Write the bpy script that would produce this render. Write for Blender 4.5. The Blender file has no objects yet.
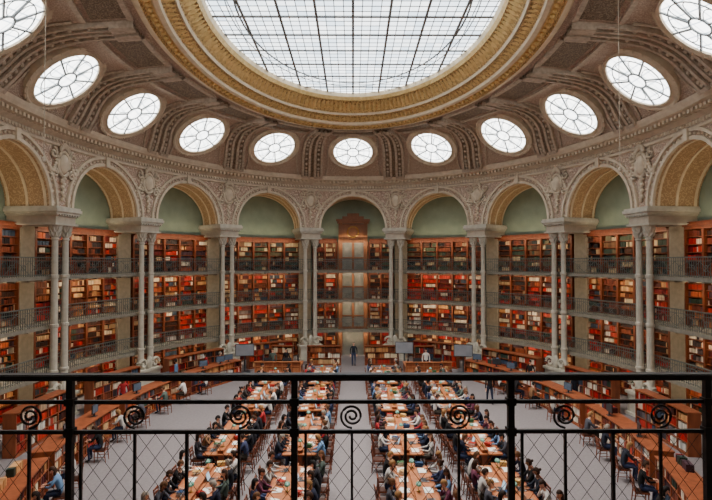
import bpy, math, random
from math import sin, cos, pi, sqrt
from mathutils import Vector, Matrix
R = random.Random(7)
A0, B0 = 20.3, 14.7
EYE = 7.7
CAMY = -23.7

# ------------------------------------------------------------ helpers
def L(c):
    out = []
    for x in c:
        x = x / 255.0
        out.append(x / 12.92 if x <= 0.04045 else ((x + 0.055) / 1.055) ** 2.4)
    return (out[0], out[1], out[2], 1.0)

def mat(name, c1, c2=None, scale=4.0, rough=0.7, metal=0.0, bump=0.0, kind='noise', emit=0.0, spec=0.3, freq=5.0):
    m = bpy.data.materials.new(name)
    m.use_nodes = True
    nt = m.node_tree
    N = nt.nodes
    b = N['Principled BSDF']
    b.inputs['Roughness'].default_value = rough
    b.inputs['Metallic'].default_value = metal
    b.inputs['Specular IOR Level'].default_value = spec
    if c2 is None:
        c2 = tuple(x * 0.88 for x in c1)
    tc = N.new('ShaderNodeTexCoord')
    out = None
    if kind in ('noise', 'scroll', 'wood'):
        mp = N.new('ShaderNodeMapping')
        nt.links.new(tc.outputs['Object'], mp.inputs['Vector'])
        if kind == 'wood':
            mp.inputs['Scale'].default_value = (1, 1, 0.25)
        no = N.new('ShaderNodeTexNoise')
        no.inputs['Scale'].default_value = scale
        no.inputs['Detail'].default_value = 1.0 if kind == 'scroll' else 4.0
        nt.links.new(mp.outputs[0], no.inputs['Vector'])
        out = no.outputs['Fac']
        if kind == 'scroll':
            mu = N.new('ShaderNodeMath'); mu.operation = 'MULTIPLY'
            mu.inputs[1].default_value = freq * 6.28
            nt.links.new(out, mu.inputs[0])
            si = N.new('ShaderNodeMath'); si.operation = 'SINE'
            nt.links.new(mu.outputs[0], si.inputs[0])
            out = si.outputs[0]
    cr = N.new('ShaderNodeValToRGB')
    if kind == 'scroll':
        cr.color_ramp.elements[0].position = 0.25
        cr.color_ramp.elements[1].position = 0.6
    else:
        cr.color_ramp.elements[0].position = 0.3
        cr.color_ramp.elements[1].position = 0.7
    cr.color_ramp.elements[0].color = L(c1)
    cr.color_ramp.elements[1].color = L(c2)
    nt.links.new(out, cr.inputs['Fac'])
    nt.links.new(cr.outputs['Color'], b.inputs['Base Color'])
    if bump:
        bp = N.new('ShaderNodeBump')
        bp.inputs['Strength'].default_value = bump
        bp.inputs['Distance'].default_value = 0.05
        nt.links.new(out, bp.inputs['Height'])
        nt.links.new(bp.outputs[0], b.inputs['Normal'])
    if emit:
        nt.links.new(cr.outputs['Color'], b.inputs['Emission Color'])
        b.inputs['Emission Strength'].default_value = emit
    return m

def ramp_mat(name, cols, mul=1.0, rough=0.85):
    m = bpy.data.materials.new(name); m.use_nodes = True
    nt = m.node_tree; N = nt.nodes; b = N['Principled BSDF']
    b.inputs['Roughness'].default_value = rough
    b.inputs['Specular IOR Level'].default_value = 0.2
    oi = N.new('ShaderNodeObjectInfo')
    mu = N.new('ShaderNodeMath'); mu.operation = 'MULTIPLY'; mu.inputs[1].default_value = mul
    fr = N.new('ShaderNodeMath'); fr.operation = 'FRACT'
    cr = N.new('ShaderNodeValToRGB'); cr.color_ramp.interpolation = 'CONSTANT'
    nt.links.new(oi.outputs['Random'], mu.inputs[0]); nt.links.new(mu.outputs[0], fr.inputs[0])
    nt.links.new(fr.outputs[0], cr.inputs['Fac'])
    e = cr.color_ramp.elements
    e[0].position = 0; e[0].color = L(cols[0])
    e[1].position = 1.0 / len(cols); e[1].color = L(cols[1])
    for i in range(2, len(cols)):
        q = e.new(i / len(cols)); q.color = L(cols[i])
    nt.links.new(cr.outputs['Color'], b.inputs['Base Color'])
    return m

def attr_mat(name, rough=0.6):
    m = bpy.data.materials.new(name); m.use_nodes = True
    nt = m.node_tree; N = nt.nodes; b = N['Principled BSDF']
    b.inputs['Roughness'].default_value = rough
    b.inputs['Specular IOR Level'].default_value = 0.25
    a = N.new('ShaderNodeVertexColor'); a.layer_name = 'Col'
    no = N.new('ShaderNodeTexNoise'); no.inputs['Scale'].default_value = 14
    tc = N.new('ShaderNodeTexCoord'); nt.links.new(tc.outputs['Object'], no.inputs['Vector'])
    mx = N.new('ShaderNodeMix'); mx.data_type = 'RGBA'; mx.blend_type = 'MULTIPLY'
    mx.inputs[0].default_value = 0.25
    nt.links.new(a.outputs['Color'], mx.inputs[6]); nt.links.new(no.outputs['Fac'], mx.inputs[7])
    nt.links.new(mx.outputs[2], b.inputs['Base Color'])
    return m

class MB:
    def __init__(s):
        s.v = []; s.f = []; s.m = []; s.c = []
    def face(s, idx, m=0, c=None):
        s.f.append(idx); s.m.append(m); s.c.append(c)
    def hexa(s, P, m=0, c=None):
        o = len(s.v); s.v.extend([tuple(p) for p in P])
        for q in ((0, 3, 2, 1), (4, 5, 6, 7), (0, 1, 5, 4), (1, 2, 6, 5), (2, 3, 7, 6), (3, 0, 4, 7)):
            s.face(tuple(o + i for i in q), m, c)
    def box(s, x0, x1, y0, y1, z0, z1, m=0, M=None):
        P = [Vector(p) for p in ((x0, y0, z0), (x1, y0, z0), (x1, y1, z0), (x0, y1, z0), (x0, y0, z1), (x1, y0, z1), (x1, y1, z1), (x0, y1, z1))]
        if M is not None:
            P = [M @ p for p in P]
        s.hexa(P, m)
    def fbox(s, fn, u0, u1, o0, o1, z0, z1, n=1, m=0):
        o = len(s.v)
        for i in range(n + 1):
            u = u0 + (u1 - u0) * i / n
            for (oo, zz) in ((o0, z0), (o1, z0), (o1, z1), (o0, z1)):
                s.v.append(tuple(fn(u, oo, zz)))
        for i in range(n):
            a = o + 4 * i; b = a + 4
            for j in range(4):
                k = (j + 1) % 4
                s.face((a + j, b + j, b + k, a + k), m)
        s.face((o, o + 1, o + 2, o + 3), m)
        e = o + 4 * n
        s.face((e + 3, e + 2, e + 1, e), m)
    def grid(s, rows, m=0, closed_u=False, mats=None):
        o = len(s.v); nr = len(rows); nc = len(rows[0])
        for r in rows:
            s.v.extend([tuple(p) for p in r])
        for i in range(nr - 1):
            for j in range(nc if closed_u else nc - 1):
                k = (j + 1) % nc
                s.face((o + i * nc + j, o + i * nc + k, o + (i + 1) * nc + k, o + (i + 1) * nc + j), mats[i] if mats else m)
    def tube(s, pts, rad, n=6, m=0, closed=False):
        pts = [Vector(p) for p in pts]
        if not isinstance(rad, (list, tuple)):
            rad = [rad] * len(pts)
        rings = []
        N = len(pts)
        for i, p in enumerate(pts):
            if closed:
                d = pts[(i + 1) % N] - pts[i - 1]
            else:
                d = pts[min(i + 1, N - 1)] - pts[max(i - 1, 0)]
            if d.length < 1e-9:
                d = Vector((0, 0, 1))
            d.normalize()
            ref = Vector((0, 0, 1)) if abs(d.z) < 0.9 else Vector((1, 0, 0))
            a = d.cross(ref).normalized(); b = d.cross(a).normalized()
            rings.append([p + (a * cos(2 * pi * k / n) + b * sin(2 * pi * k / n)) * rad[i] for k in range(n)])
        if closed:
            rings.append(rings[0])
        o = len(s.v)
        s.grid(rings, m, closed_u=True)
        if not closed:
            s.face(tuple(o + k for k in range(n))[::-1], m)
            e = o + (N - 1) * n
            s.face(tuple(e + k for k in range(n)), m)
    def sphere(s, c, r, M=None, nu=10, nv=7, m=0, keep=None, warp=None):
        c = Vector(c)
        o = len(s.v); dirs = []
        for i in range(nv + 1):
            ph = pi * i / nv
            for j in range(nu):
                a = 2 * pi * j / nu
                d = Vector((sin(ph) * cos(a), sin(ph) * sin(a), cos(ph)))
                dirs.append(d)
                p = Vector((d.x * r[0], d.y * r[1], d.z * r[2]))
                if warp: p = warp(p, d)
                if M is not None: p = M @ p
                s.v.append(tuple(c + p))
        for i in range(nv):
            for j in range(nu):
                k = (j + 1) % nu
                q = (i * nu + j, (i + 1) * nu + j, (i + 1) * nu + k, i * nu + k)
                if keep:
                    d = (dirs[q[0]] + dirs[q[1]] + dirs[q[2]] + dirs[q[3]]) / 4
                    if not keep(d): continue
                s.face(tuple(o + x for x in q), m)
    def lathe(s, prof, cx=0, cy=0, n=14, m=0):
        rows = [[(cx + r * cos(2 * pi * k / n), cy + r * sin(2 * pi * k / n), z) for k in range(n)] for r, z in prof]
        s.grid(rows, m, closed_u=True)
    def leaf(s, p, t, up, n, w, h, d, m=0):
        p = Vector(p)
        o = len(s.v)
        pts = [p - t * w / 2, p + t * w / 2, p + t * w * 0.55 + up * h * 0.5, p + up * h + n * d * 1.2, p - t * w * 0.55 + up * h * 0.5, p + up * h * 0.5 + n * d]
        s.v.extend([tuple(q) for q in pts])
        for q in ((0, 1, 5), (1, 2, 5), (2, 3, 5), (3, 4, 5), (4, 0, 5)):
            s.face(tuple(o + i for i in q), m)
    def mesh(s, name, mats, smooth=False):
        me = bpy.data.meshes.new(name)
        me.from_pydata(s.v, [], s.f)
        for mm in mats: me.materials.append(mm)
        me.polygons.foreach_set('material_index', s.m)
        if smooth: me.polygons.foreach_set('use_smooth', [True] * len(s.f))
        if any(c is not None for c in s.c):
            ca = me.color_attributes.new('Col', 'FLOAT_COLOR', 'CORNER')
            buf = []
            for f, c in zip(s.f, s.c):
                c = c or (0.3, 0.2, 0.1, 1)
                for _ in f: buf.extend(c)
            ca.data.foreach_set('color', buf)
        me.update()
        return me
    def obj(s, name, mats, smooth=False, parent=None):
        return link(name, s.mesh(name, mats, smooth), parent)

def link(name, me, parent=None, loc=None, rz=0):
    o = bpy.data.objects.new(name, me)
    bpy.context.scene.collection.objects.link(o)
    if parent: o.parent = parent
    if loc is not None: o.location = loc
    o.rotation_euler = (0, 0, rz)
    return o

# ellipse, equal arc length parameter (16 bays)
NS = 7200
cum = [0.0]
for i in range(NS):
    t = 2 * pi * (i + 0.5) / NS
    cum.append(cum[-1] + sqrt((B0 * cos(t)) ** 2 + (A0 * sin(t)) ** 2) * 2 * pi / NS)
PER = cum[-1]; BAY = PER / 16
import bisect
def TH(u):
    w = math.floor(u / 16.0); uu = u - 16 * w
    sarc = uu * BAY
    i = min(max(bisect.bisect_right(cum, sarc) - 1, 0), NS - 1)
    f = (sarc - cum[i]) / (cum[i + 1] - cum[i])
    return 2 * pi * ((i + f) / NS + w)
def E(u, off, z):
    t = TH(u)
    return Vector(((B0 + off) * sin(t), (A0 + off) * cos(t), z))
def EAB(a, b, u, z):
    t = TH(u)
    return Vector((b * sin(t), a * cos(t), z))
def frame(u):
    p = E(u, 0, 0); t = (E(u + 0.01, 0, 0) - E(u - 0.01, 0, 0)).normalized()
    n = Vector((t.y, -t.x, 0))
    if n.dot(p) < 0: n = -n
    return p, t, n

# ------------------------------------------------------------ materials
M_span = mat('spandrel_stone', (190, 164, 146), (220, 198, 178), 2.6, 0.8, kind='scroll', bump=0.6, freq=7)
M_stone = mat('pale_stone', (222, 207, 184), (202, 186, 163), 3.0, 0.75)
M_stone2 = mat('grey_stone', (200, 188, 170), (182, 170, 152), 3.0, 0.75)
M_dome = mat('dome_plaster', (178, 156, 140), (204, 184, 165), 5.0, 0.85, kind='scroll', bump=0.4, freq=6)
M_rib = mat('dome_rib_plaster', (206, 190, 171), (172, 155, 138), 6.0, 0.8, bump=0.3)
M_dark = mat('dome_dark_ornament', (118, 101, 84), (160, 142, 120), 6.0, 0.7, kind='scroll', bump=0.5, freq=5)
M_gold = mat('gilded_plaster', (236, 202, 138), (176, 134, 76), 5.0, 0.5, 0.2, bump=0.7, kind='scroll', freq=5)
M_gold2 = mat('gilded_trim', (242, 212, 148), (216, 180, 114), 5.0, 0.45, 0.2)
M_cream = mat('cream_moulding', (240, 224, 194), (224, 205, 172), 3.0, 0.6)
M_soff = mat('arch_soffit_paint', (180, 148, 112), (206, 176, 138), 4.0, 0.8, kind='scroll', freq=5, bump=0.2)
M_green = mat('lunette_green_paint', (140, 154, 136), (128, 142, 126), 1.5, 0.9)
M_wood = mat('bookcase_wood', (126, 66, 40), (94, 46, 28), 6.0, 0.5, kind='wood')
M_wood2 = mat('counter_wood', (152, 84, 52), (118, 60, 36), 5.0, 0.45, kind='wood')
M_table = mat('table_wood', (178, 112, 72), (150, 88, 54), 5.0, 0.45, kind='wood')
M_col = mat('column_grey_paint', (204, 198, 182), (186, 180, 165), 4.0, 0.55)
M_pil = mat('pier_grey_paint', (160, 150, 134), (142, 133, 119), 4.0, 0.7)
M_iron = mat('railing_grey_paint', (104, 112, 108), (84, 92, 88), 8.0, 0.5)
M_black = mat('black_iron', (34, 31, 33), (46, 42, 44), 20.0, 0.45, 0.2)
M_floor = mat('grey_carpet', (124, 118, 120), (112, 106, 108), 9.0, 0.95)
M_slab = mat('gallery_floor_stone', (148, 144, 131), (128, 124, 113), 5.0, 0.7)
M_book = attr_mat('book_bindings')
M_paper = mat('paper', (235, 232, 225), (220, 216, 208), 20.0, 0.9)
M_screen = mat('laptop_screen', (190, 215, 230), (150, 185, 210), 12.0, 0.3, emit=0.5)
M_dkplastic = mat('dark_plastic', (40, 42, 45), (55, 56, 60), 20.0, 0.4)
M_lampglass = mat('lamp_green_glass', (96, 146, 130), (118, 166, 148), 12.0, 0.25)
M_brass = mat('brass', (190, 150, 80), (160, 120, 60), 20.0, 0.35, 0.8)
M_panel = mat('portal_glass', (104, 108, 106), (134, 132, 126), 2.0, 0.3)
M_pwood = mat('portal_wood', (138, 90, 60), (112, 70, 46), 4.0, 0.5, kind='wood')
M_display = mat('display_face', (150, 152, 158), (128, 132, 140), 2, 0.4)

def glass_mat(name, strength, c1, c2, trans):
    m = bpy.data.materials.new(name); m.use_nodes = True
    nt = m.node_tree; N = nt.nodes
    for n in list(N): N.remove(n)
    o = N.new('ShaderNodeOutputMaterial'); e = N.new('ShaderNodeEmission')
    tc = N.new('ShaderNodeTexCoord')
    no = N.new('ShaderNodeTexBrick')
    no.offset = 0
    no.inputs['Color1'].default_value = L(c1); no.inputs['Color2'].default_value = L(c2)
    no.inputs['Mortar'].default_value = L((150, 160, 168))
    no.inputs['Scale'].default_value = 1.0
    no.inputs['Brick Width'].default_value = 0.4; no.inputs['Row Height'].default_value = 0.48
    no.inputs['Mortar Size'].default_value = 0.02
    nt.links.new(tc.outputs['Object'], no.inputs['Vector'])
    nt.links.new(no.outputs['Color'], e.inputs['Color'])
    e.inputs['Strength'].default_value = strength
    if trans > 0:
        tr = N.new('ShaderNodeBsdfTransparent'); tr.inputs[0].default_value = (trans, trans, trans, 1)
        ad = N.new('ShaderNodeAddShader')
        nt.links.new(e.outputs[0], ad.inputs[0]); nt.links.new(tr.outputs[0], ad.inputs[1])
        nt.links.new(ad.outputs[0], o.inputs[0])
    else:
        nt.links.new(e.outputs[0], o.inputs[0])
    return m
M_sky = glass_mat('skylight_glass', 4.2, (240, 243, 243), (190, 206, 218), 0.7)
M_ocu = glass_mat('oculus_glass', 7.5, (252, 250, 244), (246, 247, 245), 0.0)
M_bar = mat('skylight_bars', (150, 156, 160), (134, 142, 146), 5, 0.6)

# ------------------------------------------------------------ shell
mb = MB()
n = 128
ring = [E(16 * i / n, 2.6, 0) for i in range(n)]
mb.v = [tuple(p) for p in ring]; mb.face(tuple(range(n))[::-1], 0)
mb.obj('floor', [M_floor])

mb = MB()
rows = []
for z in (0, 5, 10, 14.2):
    rows.append([E(8.5 + 15 * i / 150, 2.35, z) for i in range(151)])
mb.grid(rows)
mb.obj('wall_oval', [M_green])

mb = MB()
mb.box(-3.3, 3.3, -28.2, -21.15, 5.85, 6.1, 0)
mb.obj('loggia_floor', [M_slab])
mb = MB()
mb.box(-3.8, -3.3, -28.2, -21.9, 0, 13.4); mb.box(3.3, 3.8, -28.2, -21.9, 0, 13.4)
mb.obj('wall_loggia_sides', [M_stone2])
mb = MB()
mb.box(-3.8, 3.8, -28.5, -28.2, 0, 13.4)
mb.box(-1.2, 1.2, -28.2, -28.1, 6.1, 9.2, 1)
mb.obj('wall_loggia_back', [M_stone2, M_wood])
mb = MB(); mb.box(-3.8, 3.8, -28.5, -22.4, 13.2, 13.4)
mb.obj('ceiling_loggia', [M_stone2])
mb = MB(); mb.box(-3.3, 3.3, -21.9, -21.7, 0, 5.85)
mb.obj('wall_below_loggia', [M_stone2])

# arcade wall
ZS, AR, ZT = 10.4, 2.62, 14.1
DEP = 2.35
mb = MB(); arc = MB()
hw = BAY / 2; ht = ZT - ZS
for k in range(16):
    angs = [pi * i / 28 for i in range(29)]
    ca = math.atan2(ht, hw); angs += [ca, pi - ca]; angs.sort()
    inner = []; outer = []; back = []
    for a in angs:
        c, s_ = cos(a), sin(a)
        tt = min(hw / abs(c) if abs(c) > 1e-6 else 1e9, ht / s_ if s_ > 1e-6 else 1e9)
        inner.append(E(k + AR * c / BAY, 0, ZS + AR * s_))
        outer.append(E(k + tt * c / BAY, 0, ZS + tt * s_))
        back.append(E(k + AR * c / BAY, DEP, ZS + AR * s_))
    mb.grid([inner, outer], 0)
    arc.grid([inner, back], 0)
    for (r0, r1, o0) in ((AR - 0.02, AR + 0.14, -0.12), (AR + 0.36, AR + 0.5, -0.14)):
        N_ = 30
        rows = []
        for (r, o) in ((r0, 0.02), (r0, o0), (r1, o0), (r1, 0.02)):
            rows.append([E(k + r * cos(pi * i / N_) / BAY, o, ZS + r * sin(pi * i / N_)) for i in range(N_ + 1)])
        mb.grid(rows, 1)
    for i in range(30):
        a = pi * (i + 0.5) / 30; r = AR + 0.25
        p = E(k + r * cos(a) / BAY, -0.04, ZS + r * sin(a))
        mb.sphere(p, (0.08, 0.08, 0.08), nu=6, nv=4, m=1)
    mb.fbox(E, k - 0.022, k + 0.022, -0.22, 0, ZS + AR - 0.04, ZS + AR + 0.5, 1, 1)
    for o in (0.15, 1.1, 2.1):
        rows = []
        for (r, oo) in ((AR, o), (AR - 0.05, o), (AR - 0.05, o + 0.12), (AR, o + 0.12)):
            rows.append([E(k + r * cos(pi * i / 24) / BAY, oo, ZS + r * sin(pi * i / 24)) for i in range(25)])
        arc.grid(rows, 1)
mb.obj('wall_arcade', [M_span, M_stone])
arc.obj('trim_arch_soffits', [M_soff, M_cream])

# cornice
mb = MB()
prof = [(0, 13.35, 0), (-0.12, 13.4, 0), (-0.12, 13.5, 1), (-0.04, 13.55, 1), (-0.04, 13.8, 0), (-0.3, 13.95, 0), (-0.3, 14.05, 0), (-0.8, 14.15, 0), (-0.9, 14.3, 0), (-0.95, 14.45, 0), (-0.7, 14.55, 0), (0.2, 14.6, 0)]
rows = [[E(16 * i / 192, o, z) for i in range(192)] for o, z, _ in prof]
mb.grid(rows, closed_u=True, mats=[p[2] for p in prof])
for i in range(16 * 22):
    u = i / 22.0
    mb.fbox(E, u - 0.012, u + 0.012, -0.62, -0.1, 13.95, 14.13, 1, 0)
for i in range(16 * 30):
    u = i / 30.0
    mb.sphere(E(u, -0.06, 13.68), (0.09, 0.09, 0.1), nu=5, nv=4, m=0)
mb.obj('trim_cornice', [M_stone, M_rib])

# ------------------------------------------------------------ dome
CP = [(19.45, 13.95, 14.4), (18.4, 13.5, 14.95), (16.5, 12.7, 15.95), (15.4, 11.3, 16.6), (14.2, 8.2, 16.95)]
def cr(p0, p1, p2, p3, t):
    return 0.5 * ((2 * p1) + (-p0 + p2) * t + (2 * p0 - 5 * p1 + 4 * p2 - p3) * t * t + (-p0 + 3 * p1 - 3 * p2 + p3) * t ** 3)
def prof_v(v):
    x = max(0, min(3.9999, v * 4)); i = int(x); t = x - i
    P = [CP[0]] + CP + [CP[-1]]
    P[0] = tuple(2 * a - b for a, b in zip(CP[0], CP[1])); P[-1] = tuple(2 * a - b for a, b in zip(CP[-1], CP[-2]))
    return tuple(cr(P[i][j], P[i + 1][j], P[i + 2][j], P[i + 3][j], t) for j in range(3))
def D0(u, v):
    a, b, z = prof_v(v)
    return EAB(a, b, u, z)
def DF(u, v):
    v = max(0.01, min(0.985, v))
    p = D0(u, v)
    du = D0(u + 0.02, v) - D0(u - 0.02, v); dv = D0(u, v + 0.01) - D0(u, v - 0.01)
    n = du.cross(dv).normalized()
    if n.dot(Vector((0, 0, 4)) - p) < 0: n = -n
    return p, du / 0.04, dv / 0.02, n
def DP(u, v, h):
    p, _, _, n = DF(u, v)
    return p + n * h
mb = MB()
rows = [[D0(16 * i / 224, v / 24.0) for i in range(224)] for v in range(25)]
mb.grid(rows, closed_u=True)
mb.obj('ceiling_dome', [M_dome], smooth=True)

ribs = MB()
def strip(mbx, u0, u1, h0, v0, v1, n, m):
    rows = []
    for (u, h) in ((u0, 0), (u0, h0), (u1, h0), (u1, 0)):
        rows.append([DP(u, v0 + (v1 - v0) * i / n, h) for i in range(n + 1)])
    mbx.grid(rows, m)
for k in range(16):
    c = k + 0.5
    strip(ribs, c - 0.125, c + 0.125, 0.10, 0.0, 0.97, 14, 1)
    for s_ in (-0.115, -0.035, 0.035, 0.115):
        strip(ribs, c + s_ - 0.014, c + s_ + 0.014, 0.2, 0.0, 0.97, 14, 0)
    for s_ in (-0.075, 0.075):
        for j in range(14):
            v = 0.05 + j * 0.066
            p, t, sl, nn = DF(c + s_, v)
            ribs.sphere(p + nn * 0.12, (0.11, 0.11, 0.11), nu=6, nv=4, m=0)
    for s_ in (-0.077, 0.077):
        strip(ribs, c + s_ - 0.05, c + s_ + 0.05, 0.3, 0.9, 0.97, 3, 0)
        strip(ribs, c + s_ - 0.05, c + s_ + 0.05, 0.3, 0.01, 0.08, 3, 0)
    strip(ribs, k - 0.31, k + 0.31, 0.06, 0.86, 0.96, 3, 1)
    for (ua, ub, va, vb) in ((-0.33, 0.33, 0.83, 0.845), (-0.33, 0.33, 0.96, 0.975)):
        rows = []
        for (v, h) in ((va, 0), (va, 0.14), (vb, 0.14), (vb, 0)):
            rows.append([DP(k + ua + (ub - ua) * i / 8, v, h) for i in range(9)])
        ribs.grid(rows, 0)
    for s_ in (-1, 1):
        pts = []
        for i in range(13):
            v = 0.04 + 0.76 * i / 12
            pts.append(DP(k + s_ * (0.335 - 0.03 * sin(pi * i / 12)), v, 0.05))
        ribs.tube(pts, 0.06, 5, 0)
ribs.obj('trim_dome_ribs', [M_rib, M_dark])

# oculus windows
for k in range(16):
    p, t, sl, nn = DF(k, 0.5)
    t = t.normalized(); sl = sl.normalized(); sl = (sl - t * sl.dot(t)).normalized()
    nn = t.cross(sl).normalized()
    if nn.dot(-p) < 0: nn = -nn
    s2 = sin(TH(k)) ** 2
    al = (4 - 2.0 * s2) * pi / 180
    sl2 = sl * cos(al) - nn * sin(al)
    if sl2.z < sl.z: sl2 = sl * cos(al) + nn * sin(al)
    sl = sl2; nn = t.cross(sl).normalized()
    if nn.dot(-p) < 0: nn = -nn
    mb = MB()
    RR = 1.42 + 0.08 * s2
    c0 = p + nn * (0.2 + 0.2 * s2)
    def pt(r, a, h): return c0 + t * (r * cos(a)) + sl * (r * sin(a)) + nn * h
    NN = 40
    o = len(mb.v)
    mb.v.extend([tuple(pt(RR, 2 * pi * i / NN, 0.0)) for i in range(NN)])
    mb.face(tuple(o + i for i in range(NN)), 1)
    rows = []
    for (r, h) in ((RR + 0.42, -0.8), (RR + 0.4, 0.04), (RR + 0.3, 0.06), (RR + 0.24, 0.01), (RR + 0.12, 0.03), (RR + 0.06, 0.09), (RR, 0.07), (RR - 0.02, -0.02)):
        rows.append([pt(r, 2 * pi * i / NN, h) for i in range(NN)])
    mb.grid(rows, 0, closed_u=True)
    for i in range(28):
        mb.sphere(pt(RR + 0.35, 2 * pi * i / 28, 0.06), (0.05, 0.05, 0.05), nu=5, nv=3, m=0)
    mb.tube([pt(0.42, 2 * pi * i / 20, 0.03) for i in range(20)], 0.045, 5, 2, closed=True)
    mb.tube([pt(1.2, 2 * pi * i / 30, 0.03) for i in range(30)], 0.025, 5, 2, closed=True)
    for i in range(8):
        a = 2 * pi * (i + 0.5) / 8
        mb.tube([pt(0.42, a, 0.03), pt(RR, a, 0.03)], 0.045, 5, 2)
        a2 = 2 * pi * i / 8
        mb.tube([pt(0.42 + 0.78 * (1 - cos(q * pi / 8)) / 2, a2 + 0.26 * sin(q * pi / 8), 0.03) for q in range(9)], 0.018, 4, 2)
    mb.obj('window_%d' % (k + 1), [M_stone, M_ocu, M_bar])

# gilded ring around skylight
mb = MB()
DZ = 0.2
gp = [(14.35, 8.35, 16.82, 2), (14.2, 8.2, 16.68, 2), (13.95, 8.0, 16.66, 0), (13.85, 7.93, 16.8, 1), (13.4, 7.62, 16.84, 2), (13.3, 7.55, 16.76, 2), (13.0, 7.36, 16.78, 2), (12.95, 7.32, 16.92, 0),
      (12.3, 6.93, 17.2, 2), (12.2, 6.86, 17.17, 2), (12.1, 6.8, 17.3, 0), (11.2, 6.36, 17.87, 2), (11.1, 6.3, 17.82, 1), (10.95, 6.2, 18.02, 2), (10.85, 6.12, 18.3, 1)]
rows = [[EAB(a, b, 16 * i / 256, z + DZ) for i in range(256)] for a, b, z, _ in gp]
mb.grid(rows, closed_u=True, mats=[g[3] for g in gp])
NL = 176
for i in range(NL):
    u = 16.0 * i / NL
    p = EAB(12.1, 6.8, u, 17.33 + DZ); q = EAB(11.15, 6.33, u, 17.88 + DZ)
    t = (EAB(12.1, 6.8, u + 0.02, 17.28) - EAB(12.1, 6.8, u - 0.02, 17.28)); w = t.length / 0.04 * 16 / NL; t.normalize()
    up = (q - p); h = up.length; up.normalize(); nn = t.cross(up)
    if nn.dot(Vector((0, 0, 8)) - p) < 0: nn = -nn
    mb.leaf(p, t, up, nn, w * 0.85, h, 0.12, 1)
    p = EAB(12.95, 7.32, u, 16.95 + DZ); q = EAB(12.35, 6.96, u, 17.17 + DZ)
    up = (q - p); h = up.length; up.normalize()
    mb.leaf(p, t, up, nn, w * 0.8, h, 0.1, 1)
    pm = EAB(13.6, 7.76, u, 16.76 + DZ)
    mb.sphere(pm, (w * 0.3, w * 0.3, 0.1), nu=6, nv=4, m=1)
mb.obj('trim_skylight_gilded_ring', [M_gold, M_gold2, M_cream])

# skylight
mb = MB()
SA, SB, SZ = 10.95, 6.2, 18.45
NN = 96
mb.v = [(SB * sin(2 * pi * i / NN), SA * cos(2 * pi * i / NN), SZ) for i in range(NN)]
mb.face(tuple(range(NN)), 0)
def barx(x, w, h):
    if abs(x) >= SB: return
    l = SA * sqrt(1 - (x / SB) ** 2)
    mb.box(x - w, x + w, -l, l, SZ - h, SZ - 0.005, 1)
def bary(y, w, h):
    if abs(y) >= SA: return
    l = SB * sqrt(1 - (y / SA) ** 2)
    mb.box(-l, l, y - w, y + w, SZ - h, SZ - 0.005, 1)
for i in range(-16, 17):
    if i % 4 == 0: barx(i * 0.4, 0.055, 0.05)
    else: barx(i * 0.4, 0.018, 0.02)
for i in range(-24, 25):
    if i % 4 == 0: bary(i * 0.48, 0.085, 0.045)
    else: bary(i * 0.48, 0.035, 0.015)
for (f, w) in ((0.8, 0.045), (0.86, 0.025)):
    pts = [(SB * f * sin(2 * pi * i / 64), SA * f * cos(2 * pi * i / 64), SZ - 0.04) for i in range(64)]
    mb.tube(pts, w, 5, 1, closed=True)
mb.obj('window_skylight', [M_sky, M_bar])

# ------------------------------------------------------------ column pairs
def column_mesh():
    mb = MB()
    mb.box(-0.95, 0.95, -0.5, 0.5, 0, 0.15, 0)
    mb.box(-0.85, 0.85, -0.4, 0.4, 0.15, 1.05, 0)
    mb.box(-0.95, 0.95, -0.48, 0.48, 1.05, 1.2, 0)
    for s_ in (-1, 1):
        pts = []
        for i in range(22):
            a = i / 21 * 2.4 * pi
            r = 0.34 * (1 - i / 26)
            pts.append((s_ * (0.5 + r * cos(a)), -0.3, 1.5 + r * sin(a)))
        mb.tube(pts, [0.09 - 0.002 * i for i in range(22)], 6, 0)
    mb.sphere((0, -0.3, 1.55), (0.22, 0.16, 0.42), nu=10, nv=8, m=0)
    for sx in (-0.4, 0.4):
        pr = [(0.3, 1.2), (0.3, 1.3), (0.33, 1.36), (0.27, 1.42), (0.24, 1.5), (0.26, 1.56), (0.19, 1.62), (0.175, 2.3), (0.21, 2.34), (0.21, 2.44), (0.17, 2.48), (0.165, 4.5), (0.2, 4.54), (0.2, 4.66), (0.16, 4.7), (0.155, 6.9), (0.19, 6.94), (0.19, 7.06), (0.15, 7.1), (0.14, 8.75), (0.18, 8.8), (0.18, 8.86), (0.15, 8.9), (0.17, 9.1), (0.3, 9.42), (0.36, 9.5)]
        mb.lathe(pr, sx, 0, 14, 0)
        for ring_, (z, h, r) in enumerate(((8.92, 0.3, 0.17), (9.12, 0.34, 0.2))):
            for i in range(8):
                a = 2 * pi * (i + 0.5 * ring_) / 8
                n_ = Vector((cos(a), sin(a), 0)); t_ = Vector((-sin(a), cos(a), 0))
                mb.leaf(Vector((sx, 0, z)) + n_ * r, t_, Vector((0, 0, 1)), n_, 0.13, h, 0.1, 0)
    for (w, y0, z0, z1, m) in ((0.88, -0.36, 9.5, 9.6, 0), (0.76, -0.28, 9.6, 9.95, 1), (0.82, -0.34, 9.95, 10.03, 0), (0.9, -0.42, 10.03, 10.14, 0), (0.98, -0.5, 10.14, 10.3, 0), (0.94, -0.44, 10.3, 10.4, 0)):
        mb.box(-w, w, y0, 2.32, z0, z1, m)
    for i in range(9):
        mb.box(-0.84 + i * 0.2, -0.76 + i * 0.2, -0.42, -0.3, 9.96, 10.03, 0)
    mb.box(-0.5, 0.5, 1.75, 2.3, 0, 9.5, 2)
    return mb.mesh('column_pair', [M_col, M_stone2, M_pil])
cmesh = column_mesh()

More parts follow.
